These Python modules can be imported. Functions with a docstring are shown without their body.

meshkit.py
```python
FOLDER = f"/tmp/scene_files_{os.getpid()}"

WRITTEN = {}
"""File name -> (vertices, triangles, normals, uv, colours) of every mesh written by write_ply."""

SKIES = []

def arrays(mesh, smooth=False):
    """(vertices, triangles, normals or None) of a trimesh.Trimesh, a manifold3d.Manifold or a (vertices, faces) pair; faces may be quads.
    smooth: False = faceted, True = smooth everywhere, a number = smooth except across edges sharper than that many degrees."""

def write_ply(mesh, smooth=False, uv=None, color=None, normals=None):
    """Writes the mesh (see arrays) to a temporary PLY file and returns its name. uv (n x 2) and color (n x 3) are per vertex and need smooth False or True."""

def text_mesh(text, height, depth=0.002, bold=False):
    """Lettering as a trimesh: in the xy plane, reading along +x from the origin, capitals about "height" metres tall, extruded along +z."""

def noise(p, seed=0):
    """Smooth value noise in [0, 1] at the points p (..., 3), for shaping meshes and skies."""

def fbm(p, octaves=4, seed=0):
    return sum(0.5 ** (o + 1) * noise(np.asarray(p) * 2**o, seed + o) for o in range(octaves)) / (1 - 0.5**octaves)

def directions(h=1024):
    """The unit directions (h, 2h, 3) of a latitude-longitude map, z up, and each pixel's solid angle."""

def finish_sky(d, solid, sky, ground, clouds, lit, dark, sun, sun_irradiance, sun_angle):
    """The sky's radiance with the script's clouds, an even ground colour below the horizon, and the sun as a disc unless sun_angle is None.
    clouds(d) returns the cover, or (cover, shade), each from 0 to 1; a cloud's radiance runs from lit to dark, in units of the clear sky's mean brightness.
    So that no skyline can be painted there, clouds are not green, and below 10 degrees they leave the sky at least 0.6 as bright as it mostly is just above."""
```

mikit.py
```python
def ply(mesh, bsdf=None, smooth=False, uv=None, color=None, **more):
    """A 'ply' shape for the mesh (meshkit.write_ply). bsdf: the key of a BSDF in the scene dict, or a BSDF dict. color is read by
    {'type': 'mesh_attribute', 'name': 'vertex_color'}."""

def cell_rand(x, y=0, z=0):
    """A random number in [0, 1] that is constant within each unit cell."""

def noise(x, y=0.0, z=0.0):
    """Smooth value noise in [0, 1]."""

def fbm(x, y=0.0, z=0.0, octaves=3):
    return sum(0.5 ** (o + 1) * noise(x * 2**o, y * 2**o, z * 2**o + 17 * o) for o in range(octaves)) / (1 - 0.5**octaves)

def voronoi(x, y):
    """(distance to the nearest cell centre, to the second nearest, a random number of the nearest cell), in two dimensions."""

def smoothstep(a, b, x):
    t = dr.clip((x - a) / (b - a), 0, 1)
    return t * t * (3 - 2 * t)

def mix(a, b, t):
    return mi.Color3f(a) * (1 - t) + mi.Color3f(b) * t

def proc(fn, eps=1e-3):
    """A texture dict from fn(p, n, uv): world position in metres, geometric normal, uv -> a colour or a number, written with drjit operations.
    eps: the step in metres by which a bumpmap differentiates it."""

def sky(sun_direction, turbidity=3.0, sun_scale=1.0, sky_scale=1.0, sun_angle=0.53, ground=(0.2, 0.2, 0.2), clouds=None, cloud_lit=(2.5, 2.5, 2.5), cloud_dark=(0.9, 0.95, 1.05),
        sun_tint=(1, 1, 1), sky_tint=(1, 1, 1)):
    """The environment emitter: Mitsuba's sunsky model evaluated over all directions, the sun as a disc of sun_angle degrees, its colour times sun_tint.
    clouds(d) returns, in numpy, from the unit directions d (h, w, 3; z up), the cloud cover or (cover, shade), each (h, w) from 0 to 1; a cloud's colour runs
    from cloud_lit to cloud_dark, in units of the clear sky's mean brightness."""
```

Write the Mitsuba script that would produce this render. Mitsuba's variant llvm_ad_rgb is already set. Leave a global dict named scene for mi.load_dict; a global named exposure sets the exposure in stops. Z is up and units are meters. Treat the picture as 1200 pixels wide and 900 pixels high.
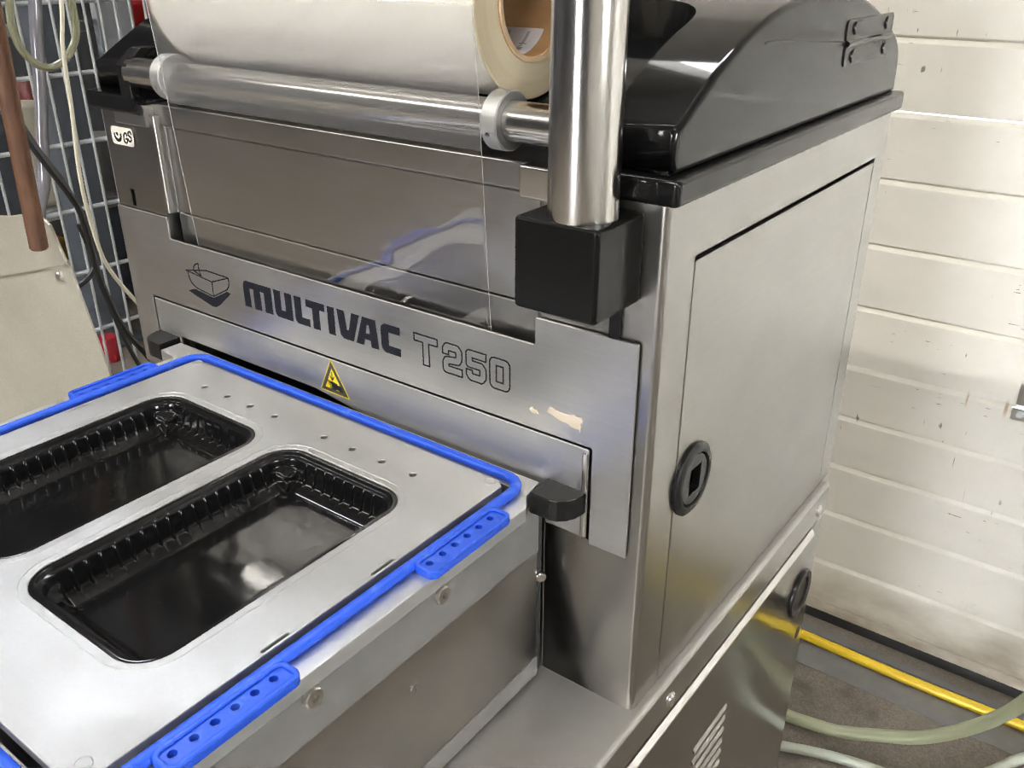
import math, random
import numpy as np, trimesh, mapbox_earcut
import mitsuba as mi, drjit as dr
import mikit, meshkit
from shapely.geometry import Polygon, LineString, Point, box as sbox
from shapely.geometry.polygon import orient
from shapely import affinity

T = mi.ScalarTransform4f
scene, labels = {'type': 'scene'}, {}
random.seed(4)
rng = np.random.default_rng(4)

# ------------------------------------------------------------------ camera, sky, exposure
CAM = np.array([0.7775, -0.4602, 0.2417]); YAW, PITCH = -0.64064, 0.44976
FWD = np.array([math.sin(YAW)*math.cos(PITCH), math.cos(YAW)*math.cos(PITCH), -math.sin(PITCH)])
scene['camera'] = {'type': 'perspective', 'fov': 2*math.degrees(math.atan(600/1062.55)), 'fov_axis': 'x', 'near_clip': 0.02, 'far_clip': 200.0,
                   'to_world': T().look_at(origin=CAM.tolist(), target=(CAM+FWD).tolist(), up=[0, 0, 1])}
scene['sky'] = mikit.sky((0.5, -0.6, 0.62), turbidity=4.0, sun_scale=0.0, sky_scale=90.0, ground=(0.22, 0.21, 0.19),
                         clouds=lambda d: (0.85*np.ones(d.shape[:2]), 0.15*np.ones(d.shape[:2])), cloud_lit=(1.6, 1.6, 1.6), cloud_dark=(1.1, 1.12, 1.18))
exposure = 1.78
FLOOR, WALL, CEIL = -0.95, 1.0222, 2.75

# ------------------------------------------------------------------ materials
def rgb(*c): return {'type': 'rgb', 'value': list(c)}
def mat(key, **kw):
    scene[key] = {'type': 'twosided', 'bsdf': {'type': 'principled', **kw}}
def fb(p, s, o=3): return mikit.fbm(p.x*s, p.y*s, p.z*s, o)
def steel(key, base, rough, sx, sy, sz, amp=0.10, blot=0.10, tint=(1.0, 0.985, 0.965)):
    def col(p, n, uv):
        streak = mikit.noise(p.x*sx, p.y*sy, p.z*sz)*0.6 + mikit.noise(p.x*sx*0.31, p.y*sy*0.31, p.z*sz*0.31+7)*0.4
        b = fb(p+3.0, 14.0)
        v = base*(1 + amp*(streak-0.5) + blot*(b-0.5))
        return mi.Color3f(v*tint[0], v*tint[1], v*tint[2])
    def rgh(p, n, uv):
        return rough*(0.85 + 0.5*fb(p, 22.0))
    mat(key, base_color=mikit.proc(col), roughness=mikit.proc(rgh), metallic=1.0)
steel('steel_plate', 0.52, 0.36, 60, 900, 1500)
steel('steel_flap', 0.50, 0.46, 60, 900, 1500)
steel('steel_column', 0.46, 0.17, 1500, 1500, 60, amp=0.05)
steel('steel_side', 0.40, 0.22, 900, 40, 1200, amp=0.05, blot=0.16, tint=(1.0, 0.98, 0.94))
steel('steel_base', 0.36, 0.12, 900, 60, 1200, amp=0.05, tint=(1.0, 0.975, 0.93))
steel('steel_panel', 0.38, 0.22, 900, 900, 900, amp=0.04, blot=0.3, tint=(1.0, 0.96, 0.90))
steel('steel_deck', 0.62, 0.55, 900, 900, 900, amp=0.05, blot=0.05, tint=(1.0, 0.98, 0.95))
steel('steel_bright', 0.72, 0.16, 900, 900, 900, amp=0.03, blot=0.06)
steel('steel_pole', 0.66, 0.15, 1800, 1800, 30, amp=0.10, blot=0.06)
steel('steel_recess', 0.46, 0.24, 60, 900, 1500, amp=0.05)
steel('aluminium', 0.60, 0.50, 1200, 1200, 1200, amp=0.06, blot=0.04, tint=(0.99, 0.995, 1.0))
def bar_col(p, n, uv):
    return mikit.mix((0.14, 0.135, 0.125), (0.21, 0.205, 0.195), fb(p, 30.0, 4))
mat('aluminium_bar', base_color=mikit.proc(bar_col), roughness=0.42, metallic=0.3)
def galv_col(p, n, uv):
    b = fb(p, 9.0, 4)
    return mikit.mix((0.50, 0.47, 0.40), (0.66, 0.63, 0.55), b)*(0.95+0.1*mikit.noise(p.x*500, p.y*500, p.z*500))
mat('galvanised', base_color=mikit.proc(galv_col), roughness=0.5, metallic=0.45)
mat('zinc_wire', base_color=rgb(0.62, 0.65, 0.68), roughness=0.45, metallic=0.4)
mat('black_gloss', base_color=rgb(0.006, 0.006, 0.0065), roughness=0.05, specular=0.32)
mat('black_block', base_color=rgb(0.006, 0.006, 0.006), roughness=0.18, specular=0.16)
mat('black_satin', base_color=rgb(0.007, 0.007, 0.0075), roughness=0.28, specular=0.3)
mat('black_tray', base_color=rgb(0.006, 0.006, 0.0065), roughness=0.085, specular=0.28)
mat('black_rubber_and_gap', base_color=rgb(0.016, 0.016, 0.016), roughness=0.6)
mat('print_dark', base_color=rgb(0.008, 0.009, 0.014), roughness=0.5, specular=0.2)
def blue_col(p, n, uv):
    b = mikit.smoothstep(0.62, 0.8, fb(p, 120.0))
    return mikit.mix((0.012, 0.075, 0.56), (0.07, 0.17, 0.62), b*0.6)
mat('blue_rubber', base_color=mikit.proc(blue_col), roughness=0.42, specular=0.45)
mat('label_white', base_color=rgb(0.80, 0.79, 0.74), roughness=0.4)
mat('sticker_yellow', base_color=rgb(0.88, 0.66, 0.02), roughness=0.4)
def hatch_col(p, n, uv):
    s = mikit.smoothstep(0.35, 0.5, dr.abs(mi.Float((p.x+p.z*0.4)*520) - dr.floor((p.x+p.z*0.4)*520) - 0.5)*2)
    return mikit.mix((0.015, 0.015, 0.02), (0.16, 0.13, 0.03), s*0.35)
mat('sticker_black', base_color=mikit.proc(hatch_col), roughness=0.4)
mat('residue', base_color=rgb(0.62, 0.54, 0.43), roughness=0.8)
# film
def roll_col(p, n, uv):
    w = mikit.fbm(p.x*5, p.y*22, p.z*22, 3)
    return mikit.mix((0.86, 0.835, 0.77), (0.93, 0.91, 0.86), w)
mat('film_wound', base_color=mikit.proc(roll_col), roughness=0.22, specular=0.6, clearcoat=0.4, clearcoat_gloss=0.9)
def end_col(p, n, uv):
    r = dr.sqrt(dr.square(p.y-0.05) + dr.square(p.z-0.211))
    return mikit.mix((0.80, 0.70, 0.50), (0.86, 0.78, 0.60), mikit.noise(r*1500)*0.6+mikit.noise(r*300)*0.4)
mat('film_end', base_color=mikit.proc(end_col), roughness=0.35, specular=0.5)
def card_col(p, n, uv):
    return mikit.mix((0.30, 0.165, 0.075), (0.42, 0.25, 0.12), mikit.fbm(p.x*20, p.y*60, p.z*60, 3))
mat('cardboard', base_color=mikit.proc(card_col), roughness=0.6)
mat('core_rim', base_color=rgb(0.52, 0.38, 0.24), roughness=0.5)
scene['film_web'] = {'type': 'thindielectric', 'int_ior': 1.6}
scene['film_cloudy'] = {'type': 'blendbsdf', 'weight': 0.12, 'a': {'type': 'thindielectric', 'int_ior': 1.55},
                        'b': {'type': 'twosided', 'bsdf': {'type': 'principled', 'base_color': rgb(0.82, 0.82, 0.84), 'roughness': 0.25, 'specular': 0.6}}}
mat('film_edge', base_color=rgb(0.60, 0.60, 0.62), roughness=0.2, specular=0.8)
def label_col(p, n, uv):
    l = mikit.smoothstep(0.10, 0.06, dr.abs(mi.Float(uv.y*4.2) - dr.floor(uv.y*4.2) - 0.5)) * mikit.smoothstep(0.08, 0.1, uv.x) * mikit.smoothstep(0.95, 0.93, uv.x)
    k = mikit.smoothstep(0.45, 0.55, mikit.noise(uv.x*60, 3)) * mikit.smoothstep(0.05, 0.04, dr.abs(uv.y-0.84)) * mikit.smoothstep(0.2, 0.22, uv.x)*mikit.smoothstep(0.7, 0.68, uv.x)
    return mikit.mix((0.72, 0.72, 0.76), (0.10, 0.10, 0.12), dr.maximum(l*0.5, k*0.9))
mat('core_label', base_color=mikit.proc(label_col), roughness=0.5)
# setting
def concrete_col(p, n, uv):
    a, b = fb(p, 3.0, 4), fb(p+11.0, 34.0, 3)
    c = mikit.mix((0.085, 0.071, 0.056), (0.155, 0.132, 0.104), a*0.8+b*0.35)
    st = mikit.smoothstep(0.58, 0.72, fb(p+31.0, 9.0, 4))
    return c*(1-0.45*st)*(0.8+0.4*mikit.noise(p.x*420, p.y*420))
mat('concrete', base_color=mikit.proc(concrete_col), roughness=0.85)
def strip_col(p, n, uv):
    b = fb(p+5.0, 30.0, 4)
    return mikit.mix((0.085, 0.083, 0.08), (0.135, 0.132, 0.126), b)
mat('floor_steel', base_color=mikit.proc(strip_col), roughness=0.6)
def door_col(p, n, uv):
    c = mi.Color3f(0.85, 0.83, 0.775)
    g = mikit.smoothstep(0.5, 0.75, mikit.fbm(p.x*3, p.z*7, 3.0, 4))
    c = c*(1-0.07*g)
    low = mikit.smoothstep(-0.80, -0.915, p.z + 0.10*(mikit.fbm(p.x*9, p.z*20, 1.0, 4)-0.5))
    dirt = low*(0.35+0.65*mikit.fbm(p.x*22, p.z*40, 2.0, 4))
    c = mikit.mix(c, (0.30, 0.245, 0.175), dr.minimum(dirt*0.95, 1))
    v = mikit.noise(p.x*260, p.z*38, 9)
    sp = mikit.smoothstep(0.93, 0.97, v)*mikit.smoothstep(0.72, 0.84, mikit.noise(p.x*14, p.z*10, 4))
    c = mikit.mix(c, (0.10, 0.09, 0.075), sp*0.8)
    h = mikit.smoothstep(0.93, 0.965, mikit.noise(p.x*55, p.z*420, 5))*mikit.smoothstep(0.65, 0.75, mikit.noise(p.x*8, p.z*14, 8))
    c = mikit.mix(c, (0.06, 0.055, 0.05), h*0.85)
    rust = mikit.smoothstep(0.86, 0.95, mikit.noise(p.x*70, 0, 2))*mikit.smoothstep(0.02, 0.0, dr.minimum(dr.abs(p.z-0.008), dr.abs(p.z+0.414)))
    return mikit.mix(c, (0.40, 0.20, 0.07), rust*0.7)
mat('door_cream', base_color=mikit.proc(door_col), roughness=0.42, specular=0.4)
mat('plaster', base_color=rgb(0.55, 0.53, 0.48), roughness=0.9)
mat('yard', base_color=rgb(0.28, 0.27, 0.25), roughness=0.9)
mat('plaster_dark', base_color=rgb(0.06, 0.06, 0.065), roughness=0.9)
mat('ceiling_paint', base_color=rgb(0.62, 0.61, 0.58), roughness=0.9)
mat('yellow_rubber', base_color=rgb(0.86, 0.60, 0.03), roughness=0.35)
mat('hose_green', base_color=rgb(0.27, 0.28, 0.18), roughness=0.35, specular=0.5)
mat('hose_pale', base_color=rgb(0.33, 0.35, 0.29), roughness=0.4)
mat('hose_olive', base_color=rgb(0.20, 0.20, 0.13), roughness=0.25)
mat('cord_white', base_color=rgb(0.78, 0.75, 0.64), roughness=0.5)
mat('cable_black', base_color=rgb(0.02, 0.02, 0.022), roughness=0.4)
def rust_col(p, n, uv): return mikit.mix((0.055, 0.022, 0.010), (0.135, 0.058, 0.025), mikit.fbm(p.x*70, p.y*70, p.z*40, 4))
mat('rusty', base_color=mikit.proc(rust_col), roughness=0.55)
mat('acrylic', base_color=rgb(0.17, 0.165, 0.19), roughness=0.12, specular=0.7)
mat('can_white', base_color=rgb(0.52, 0.50, 0.40), roughness=0.45)
mat('post_blue', base_color=rgb(0.075, 0.085, 0.10), roughness=0.5)
mat('drum_grey', base_color=rgb(0.19, 0.19, 0.18), roughness=0.4)
mat('bag_dark', base_color=rgb(0.04, 0.045, 0.055), roughness=0.5)
mat('red_plastic', base_color=rgb(0.55, 0.03, 0.03), roughness=0.4)
mat('red_dark', base_color=rgb(0.33, 0.02, 0.03), roughness=0.45)
mat('maroon', base_color=rgb(0.13, 0.03, 0.03), roughness=0.5)
mat('yellow_plastic', base_color=rgb(0.50, 0.28, 0.04), roughness=0.5)
def board_col(p, n, uv): return mikit.mix((0.50, 0.54, 0.60), (0.72, 0.76, 0.80), mikit.fbm(p.x*8, p.y*30, p.z*14, 4))
mat('board_grey', base_color=mikit.proc(board_col), roughness=0.6)
mat('shelf_grey', base_color=rgb(0.22, 0.225, 0.22), roughness=0.5)
scene['lamp_glass'] = {'type': 'twosided', 'bsdf': {'type': 'diffuse', 'reflectance': rgb(0.8, 0.8, 0.8)}}
scene['window_glass'] = {'type': 'thindielectric', 'int_ior': 1.5}

# ------------------------------------------------------------------ shape helpers
def inset(r, d):
    a, b = r-np.roll(r, 1, 0), np.roll(r, -1, 0)-r
    na = np.c_[-a[:, 1], a[:, 0]]/np.maximum(np.linalg.norm(a, axis=1), 1e-12)[:, None]
    nb = np.c_[-b[:, 1], b[:, 0]]/np.maximum(np.linalg.norm(b, axis=1), 1e-12)[:, None]
    return r + d*(na+nb)/np.maximum(1+(na*nb).sum(1), 0.25)[:, None]
def rprism(poly, axis, a, b, r=0.0, n=2, ends='both'):
    """The polygon extruded along an axis from a to b with rounded edges ('y': the front end is a)."""
    if poly.geom_type == 'MultiPolygon': return join(*[rprism(g, axis, a, b, r, n, ends) for g in poly.geoms])
    poly = orient(poly)
    rings = [np.array(x.coords)[:-1] for x in [poly.exterior, *poly.interiors]]
    L = b-a
    lev = []
    if r > 0 and ends in ('both', 'back'): lev += [(r*(1-math.sin(t)), r*(1-math.cos(t))) for t in np.linspace(0, math.pi/2, n+1)]
    else: lev.append((0, 0))
    if r > 0 and ends in ('both', 'front'): lev += [(r*(1-math.sin(t)), L-r*(1-math.cos(t))) for t in np.linspace(math.pi/2, 0, n+1)]
    else: lev.append((0, L))
    V, F = [], []
    tot = sum(map(len, rings))
    for i, w in lev:
        V += [np.c_[inset(q, i), np.full(len(q), w)] for q in rings]
    for k in range(len(lev)-1):
        s = 0
        for q in rings:
            m = len(q); i = np.arange(m); j = (i+1) % m
            lo, hi = k*tot+s, (k+1)*tot+s
            F += [np.c_[lo+i, lo+j, hi+j], np.c_[lo+i, hi+j, hi+i]]
            s += m
    V = np.vstack(V)
    ends_i = np.cumsum([len(q) for q in rings]).astype(np.uint32)
    for base, flip in ((0, True), ((len(lev)-1)*tot, False)):
        p2 = V[base:base+tot, :2]
        t = np.asarray(mapbox_earcut.triangulate_float64(np.ascontiguousarray(p2), ends_i)).reshape(-1, 3).astype(int)
        e1, e2 = p2[t[:, 1]]-p2[t[:, 0]], p2[t[:, 2]]-p2[t[:, 0]]
        neg = (e1[:, 0]*e2[:, 1]-e1[:, 1]*e2[:, 0]) < 0
        t[neg] = t[neg][:, ::-1]
        F.append(base + (t[:, ::-1] if flip else t))
    u, v, w = V.T
    P = {'x': np.c_[a+w, u, v], 'y': np.c_[u, b-w, v], 'z': np.c_[u, v, a+w]}[axis]
    return trimesh.Trimesh(P, np.vstack(F), process=False)
def rr(x0, x1, y0, y1, r=0.0, seg=4):
    p = sbox(x0, y0, x1, y1)
    return p.buffer(-r).buffer(r, quad_segs=seg) if r > 0 else p
def rbox(x0, x1, y0, y1, z0, z1, r=0.001, n=2, seg=3):
    return rprism(rr(x0, x1, y0, y1, r*1.3, seg), 'z', z0, z1, r, n)
def poly(*pts): return Polygon(pts)
def rpoly(p, r, seg=4): return p.buffer(-r).buffer(2*r, quad_segs=seg).buffer(-r, quad_segs=seg)
def catmull(P, n=8):
    P = np.asarray(P, float); Q = np.vstack([2*P[0]-P[1], P, 2*P[-1]-P[-2]]); out = []
    for i in range(1, len(Q)-2):
        for t in np.arange(n)/n:
            out.append(0.5*((2*Q[i]) + (Q[i+1]-Q[i-1])*t + (2*Q[i-1]-5*Q[i]+4*Q[i+1]-Q[i+2])*t*t + (3*Q[i]-Q[i-1]-3*Q[i+1]+Q[i+2])*t**3))
    return np.array(out + [P[-1]])
def tube(pts, r, n=10, closed=False, smooth=0):
    P = catmull(pts, smooth) if smooth else np.asarray(pts, float)
    m = len(P)
    d = (np.roll(P, -1, 0)-np.roll(P, 1, 0)) if closed else np.gradient(P, axis=0)
    d /= np.linalg.norm(d, axis=1, keepdims=True)
    up = np.array([0, 0, 1.0]) if abs(d[0, 2]) < 0.9 else np.array([1.0, 0, 0])
    N = []; x = np.cross(up, d[0]); x /= np.linalg.norm(x)
    for i in range(m):
        x = x-d[i]*(x@d[i]); x /= np.linalg.norm(x); N.append(x)
    N = np.array(N); B = np.cross(d, N)
    th = np.arange(n)/n*2*np.pi
    R = np.broadcast_to(np.asarray(r, float), (m,)) if np.ndim(r) < 2 else None
    V = P[:, None] + R[:, None, None]*(np.cos(th)[None, :, None]*N[:, None] + np.sin(th)[None, :, None]*B[:, None])
    V = V.reshape(-1, 3); F = []
    for i in range(m if closed else m-1):
        k = (i+1) % m; j = np.arange(n); l = (j+1) % n
        F += [np.c_[i*n+j, i*n+l, k*n+l], np.c_[i*n+j, k*n+l, k*n+j]]
    if not closed:
        V = np.vstack([V, P[0], P[-1]]); j = np.arange(n); l = (j+1) % n
        F += [np.c_[np.full(n, m*n), l, j], np.c_[np.full(n, m*n+1), (m-1)*n+j, (m-1)*n+l]]
    return trimesh.Trimesh(V, np.vstack(F), process=False)
def lathe(prof, origin, axis, n=32):
    """A profile of (radius, height) turned about an axis that starts at the origin."""
    prof = np.asarray(prof, float); m = len(prof)
    ax = np.asarray(axis, float)/np.linalg.norm(axis)
    u = np.cross(ax, [0, 0, 1.0] if abs(ax[2]) < 0.9 else [1.0, 0, 0]); u /= np.linalg.norm(u); v = np.cross(ax, u)
    th = np.arange(n)/n*2*np.pi
    V = np.asarray(origin) + prof[:, 1][:, None, None]*ax + prof[:, 0][:, None, None]*(np.cos(th)[None, :, None]*u + np.sin(th)[None, :, None]*v)
    F = []
    for i in range(m-1):
        j = np.arange(n); l = (j+1) % n
        F += [np.c_[i*n+j, i*n+l, (i+1)*n+l], np.c_[i*n+j, (i+1)*n+l, (i+1)*n+j]]
    mesh = trimesh.Trimesh(V.reshape(-1, 3), np.vstack(F), process=False)
    mesh.merge_vertices(); mesh.update_faces(mesh.nondegenerate_faces())
    return mesh
def disc(c, axis, r, h, bev=0.0006, n=28):
    return lathe([(0, 0), (r, 0), (r, h-bev), (r-bev, h), (0, h)], c, axis, n)
def join(*m): return trimesh.util.concatenate(list(m))
def cut(a, *bs):
    import manifold3d as m3
    def M(t): return m3.Manifold(m3.Mesh(np.asarray(t.vertices, np.float32), np.asarray(t.faces, np.uint32)))
    A = M(a)
    assert A.num_tri() > 0
    for b in bs:
        B = M(b); assert B.num_tri() > 0; A = A-B
    k = A.to_mesh()
    return trimesh.Trimesh(k.vert_properties[:, :3], k.tri_verts, process=False)

used = {}
def number(base):
    used[base] = used.get(base, -1)+1
    return base if used[base] == 0 else f'{base}_{used[base]:03d}'
def thing(name, label, cat, group=None, kind=None):
    k = number(name); labels[k] = {'label': label, 'category': cat}
    if group: labels[k]['group'] = group
    if kind: labels[k]['kind'] = kind
    return k
def solo(name, mesh, m, label, cat, group=None, smooth=35):
    k = thing(name, label, cat, group); scene[k] = mikit.ply(mesh, m, smooth=smooth); return k
def part(parent, name, mesh, m, smooth=35, label=None, kind=None, **kw):
    k = number(parent+'__'+name); scene[k] = mikit.ply(mesh, m, smooth=smooth, **kw)
    if label or kind: labels[k] = {**({'label': label} if label else {}), **({'kind': kind} if kind else {})}
    return k
def struct(name, mesh, m, smooth=False, label=None):
    scene[name] = mikit.ply(mesh, m, smooth=smooth); labels[name] = {'kind': 'structure', **({'label': label} if label else {})}
    return name

# ------------------------------------------------------------------ the setting
struct('floor', rbox(-4.3, 4.2, -5.8, 3.1, FLOOR-0.1, FLOOR, 0.0005), 'concrete', label='worn brown grey concrete workshop floor')
part('floor', 'steel_strip', rprism(rpoly(poly((-0.9, 0.878), (3.3, 0.905), (3.3, 0.938), (-0.9, 0.948)), 0.002), 'z', FLOOR-0.002, FLOOR+0.0012, 0.001), 'floor_steel', label='grey steel edging strip set in the floor')
part('floor', 'threshold_strip', rbox(-0.9, 3.3, 0.978, 0.996, FLOOR-0.002, FLOOR+0.003, 0.001), 'floor_steel')
# sectional door: profiled panels, joints between them, rubber seal
def panel_profile(z0, z1, ribs):
    pts = [(0.0, z0)]
    for z in sorted(ribs):
        pts += [(0.0, z-0.0065), (0.0016, z-0.0050), (0.0062, z+0.0010), (0.0062, z+0.0022), (0.0012, z+0.0034), (0.0, z+0.0048)]
    pts += [(0.0, z1-0.0065), (0.0016, z1-0.0045), (0.005, z1), (0.04, z1), (0.04, z0)]
    # y grows into the wall
    return Polygon([(WALL+y, z) for y, z in pts])
labels['door_1'] = {'kind': 'structure', 'label': 'cream sectional door of wide ribbed panels'}
DX0, DX1 = -0.62, 3.2
J = [-0.905, -0.4084, 0.0148, 0.438, 0.861]
RIBS = [[-0.8123, -0.7031, -0.6032, -0.5059], [-0.3002, -0.1933, -0.0879], [0.1201, 0.226, 0.332], [0.544, 0.65, 0.755]]
for k in range(4):
    part('door_1', 'panel', rprism(panel_profile(J[k]+0.0035, J[k+1], RIBS[k]), 'x', DX0, DX1), 'door_cream', smooth=False)
part('door_1', 'bottom_seal', rbox(DX0, DX1, WALL+0.004, WALL+0.035, FLOOR, -0.9255, 0.003), 'black_rubber_and_gap', label='black rubber seal under the door')
part('door_1', 'bottom_rail', rbox(DX0, DX1, WALL+0.001, WALL+0.038, -0.926, -0.904, 0.001), 'door_cream')
hb = part('door_1', 'hinge', join(rbox(0.651, 0.71, WALL-0.003, WALL, -0.428, -0.4095, 0.001), rbox(0.6545, 0.71, WALL-0.003, WALL, -0.4015, -0.365, 0.001),
          tube([(0.652, WALL-0.004, -0.4055), (0.71, WALL-0.004, -0.4055)], 0.004, 10)), 'steel_bright', label='steel hinge screwed across the door joint')
for x, z in ((0.6635, -0.4175), (0.668, -0.372)):
    part(hb, 'bolt', disc((x, WALL-0.003, z), (0, -1, 0), 0.0055, 0.003), 'zinc_wire')
# wall round the door and the glazed band above it
struct('wall_back', join(rbox(DX0-0.5, DX0, WALL, WALL+0.2, FLOOR, CEIL, 0.001), rbox(DX1, 4.2, WALL, WALL+0.2, FLOOR, CEIL, 0.001)), 'plaster')
labels['window_1'] = {'kind': 'structure', 'label': 'glazed band above the sectional door'}
WX0, WX1, WZ0, WZ1 = DX0, 0.60, 1.80, 2.60
struct('wall_over_door', join(rbox(DX0, DX1, WALL, WALL+0.2, 0.861, WZ0, 0.001), rbox(DX0, DX1, WALL, WALL+0.2, WZ1, CEIL, 0.001), rbox(WX1, DX1, WALL, WALL+0.2, WZ0, WZ1, 0.001)), 'plaster')
xs = np.linspace(WX0, WX1, 4)
part('window_1', 'frame', join(rbox(WX0, WX1, WALL+0.02, WALL+0.06, WZ0, WZ0+0.04, 0.002), rbox(WX0, WX1, WALL+0.02, WALL+0.06, WZ1-0.04, WZ1, 0.002),
     *[rbox(x-0.02, x+0.02, WALL+0.02, WALL+0.06, WZ0+0.04, WZ1-0.04, 0.002) for x in xs]), 'drum_grey')
for i in range(3):
    part('window_1', 'pane', (np.array([[xs[i]+.02, WALL+.04, WZ0+.04], [xs[i+1]-.02, WALL+.04, WZ0+.04], [xs[i+1]-.02, WALL+.04, WZ1-.04], [xs[i]+.02, WALL+.04, WZ1-.04]]), np.array([[0, 1, 2, 3]])), 'window_glass', smooth=False)
# the deep bay behind the fence, the side walls, the ceiling with its skylights
BZ = 2.0
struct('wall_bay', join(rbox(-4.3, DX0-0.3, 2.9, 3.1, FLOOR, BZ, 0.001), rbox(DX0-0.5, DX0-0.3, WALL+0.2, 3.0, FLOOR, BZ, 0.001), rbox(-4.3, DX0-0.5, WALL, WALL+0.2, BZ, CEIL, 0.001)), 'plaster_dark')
struct('ceiling_bay', rbox(-4.3, DX0-0.3, WALL+0.2, 3.1, BZ, BZ+0.1, 0.001), 'ceiling_paint')
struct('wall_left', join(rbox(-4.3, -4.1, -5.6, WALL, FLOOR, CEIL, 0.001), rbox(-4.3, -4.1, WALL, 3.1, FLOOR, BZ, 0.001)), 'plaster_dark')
struct('wall_right', join(rbox(4.0, 4.2, 0.0, WALL, FLOOR, CEIL, 0.001), rbox(4.0, 4.2, -5.6, -1.0, FLOOR, CEIL, 0.001), rbox(4.0, 4.2, -1.0, 0.0, 0.65, CEIL, 0.001), rbox(4.0, 4.2, -1.0, 0.0, FLOOR, -0.05, 0.001)), 'plaster')
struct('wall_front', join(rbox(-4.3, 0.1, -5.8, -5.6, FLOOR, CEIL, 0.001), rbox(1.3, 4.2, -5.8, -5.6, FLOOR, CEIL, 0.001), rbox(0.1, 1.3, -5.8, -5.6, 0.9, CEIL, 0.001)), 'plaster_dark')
struct('ground', join(rbox(4.2, 14, -12, 8, FLOOR-0.1, FLOOR-0.005, 0.001), rbox(-8, 4.1, -14, -5.8, FLOOR-0.1, FLOOR-0.005, 0.001)), 'yard')
sky_holes = [(-2.7, -1.6, 0.30, 0.75)]
cp = sbox(-4.3, -5.8, 4.2, WALL+0.2)
for h in sky_holes: cp = cp.difference(sbox(h[0], h[2], h[1], h[3]))
struct('ceiling', rprism(cp, 'z', CEIL, CEIL+0.2, 0.0), 'ceiling_paint')
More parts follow.
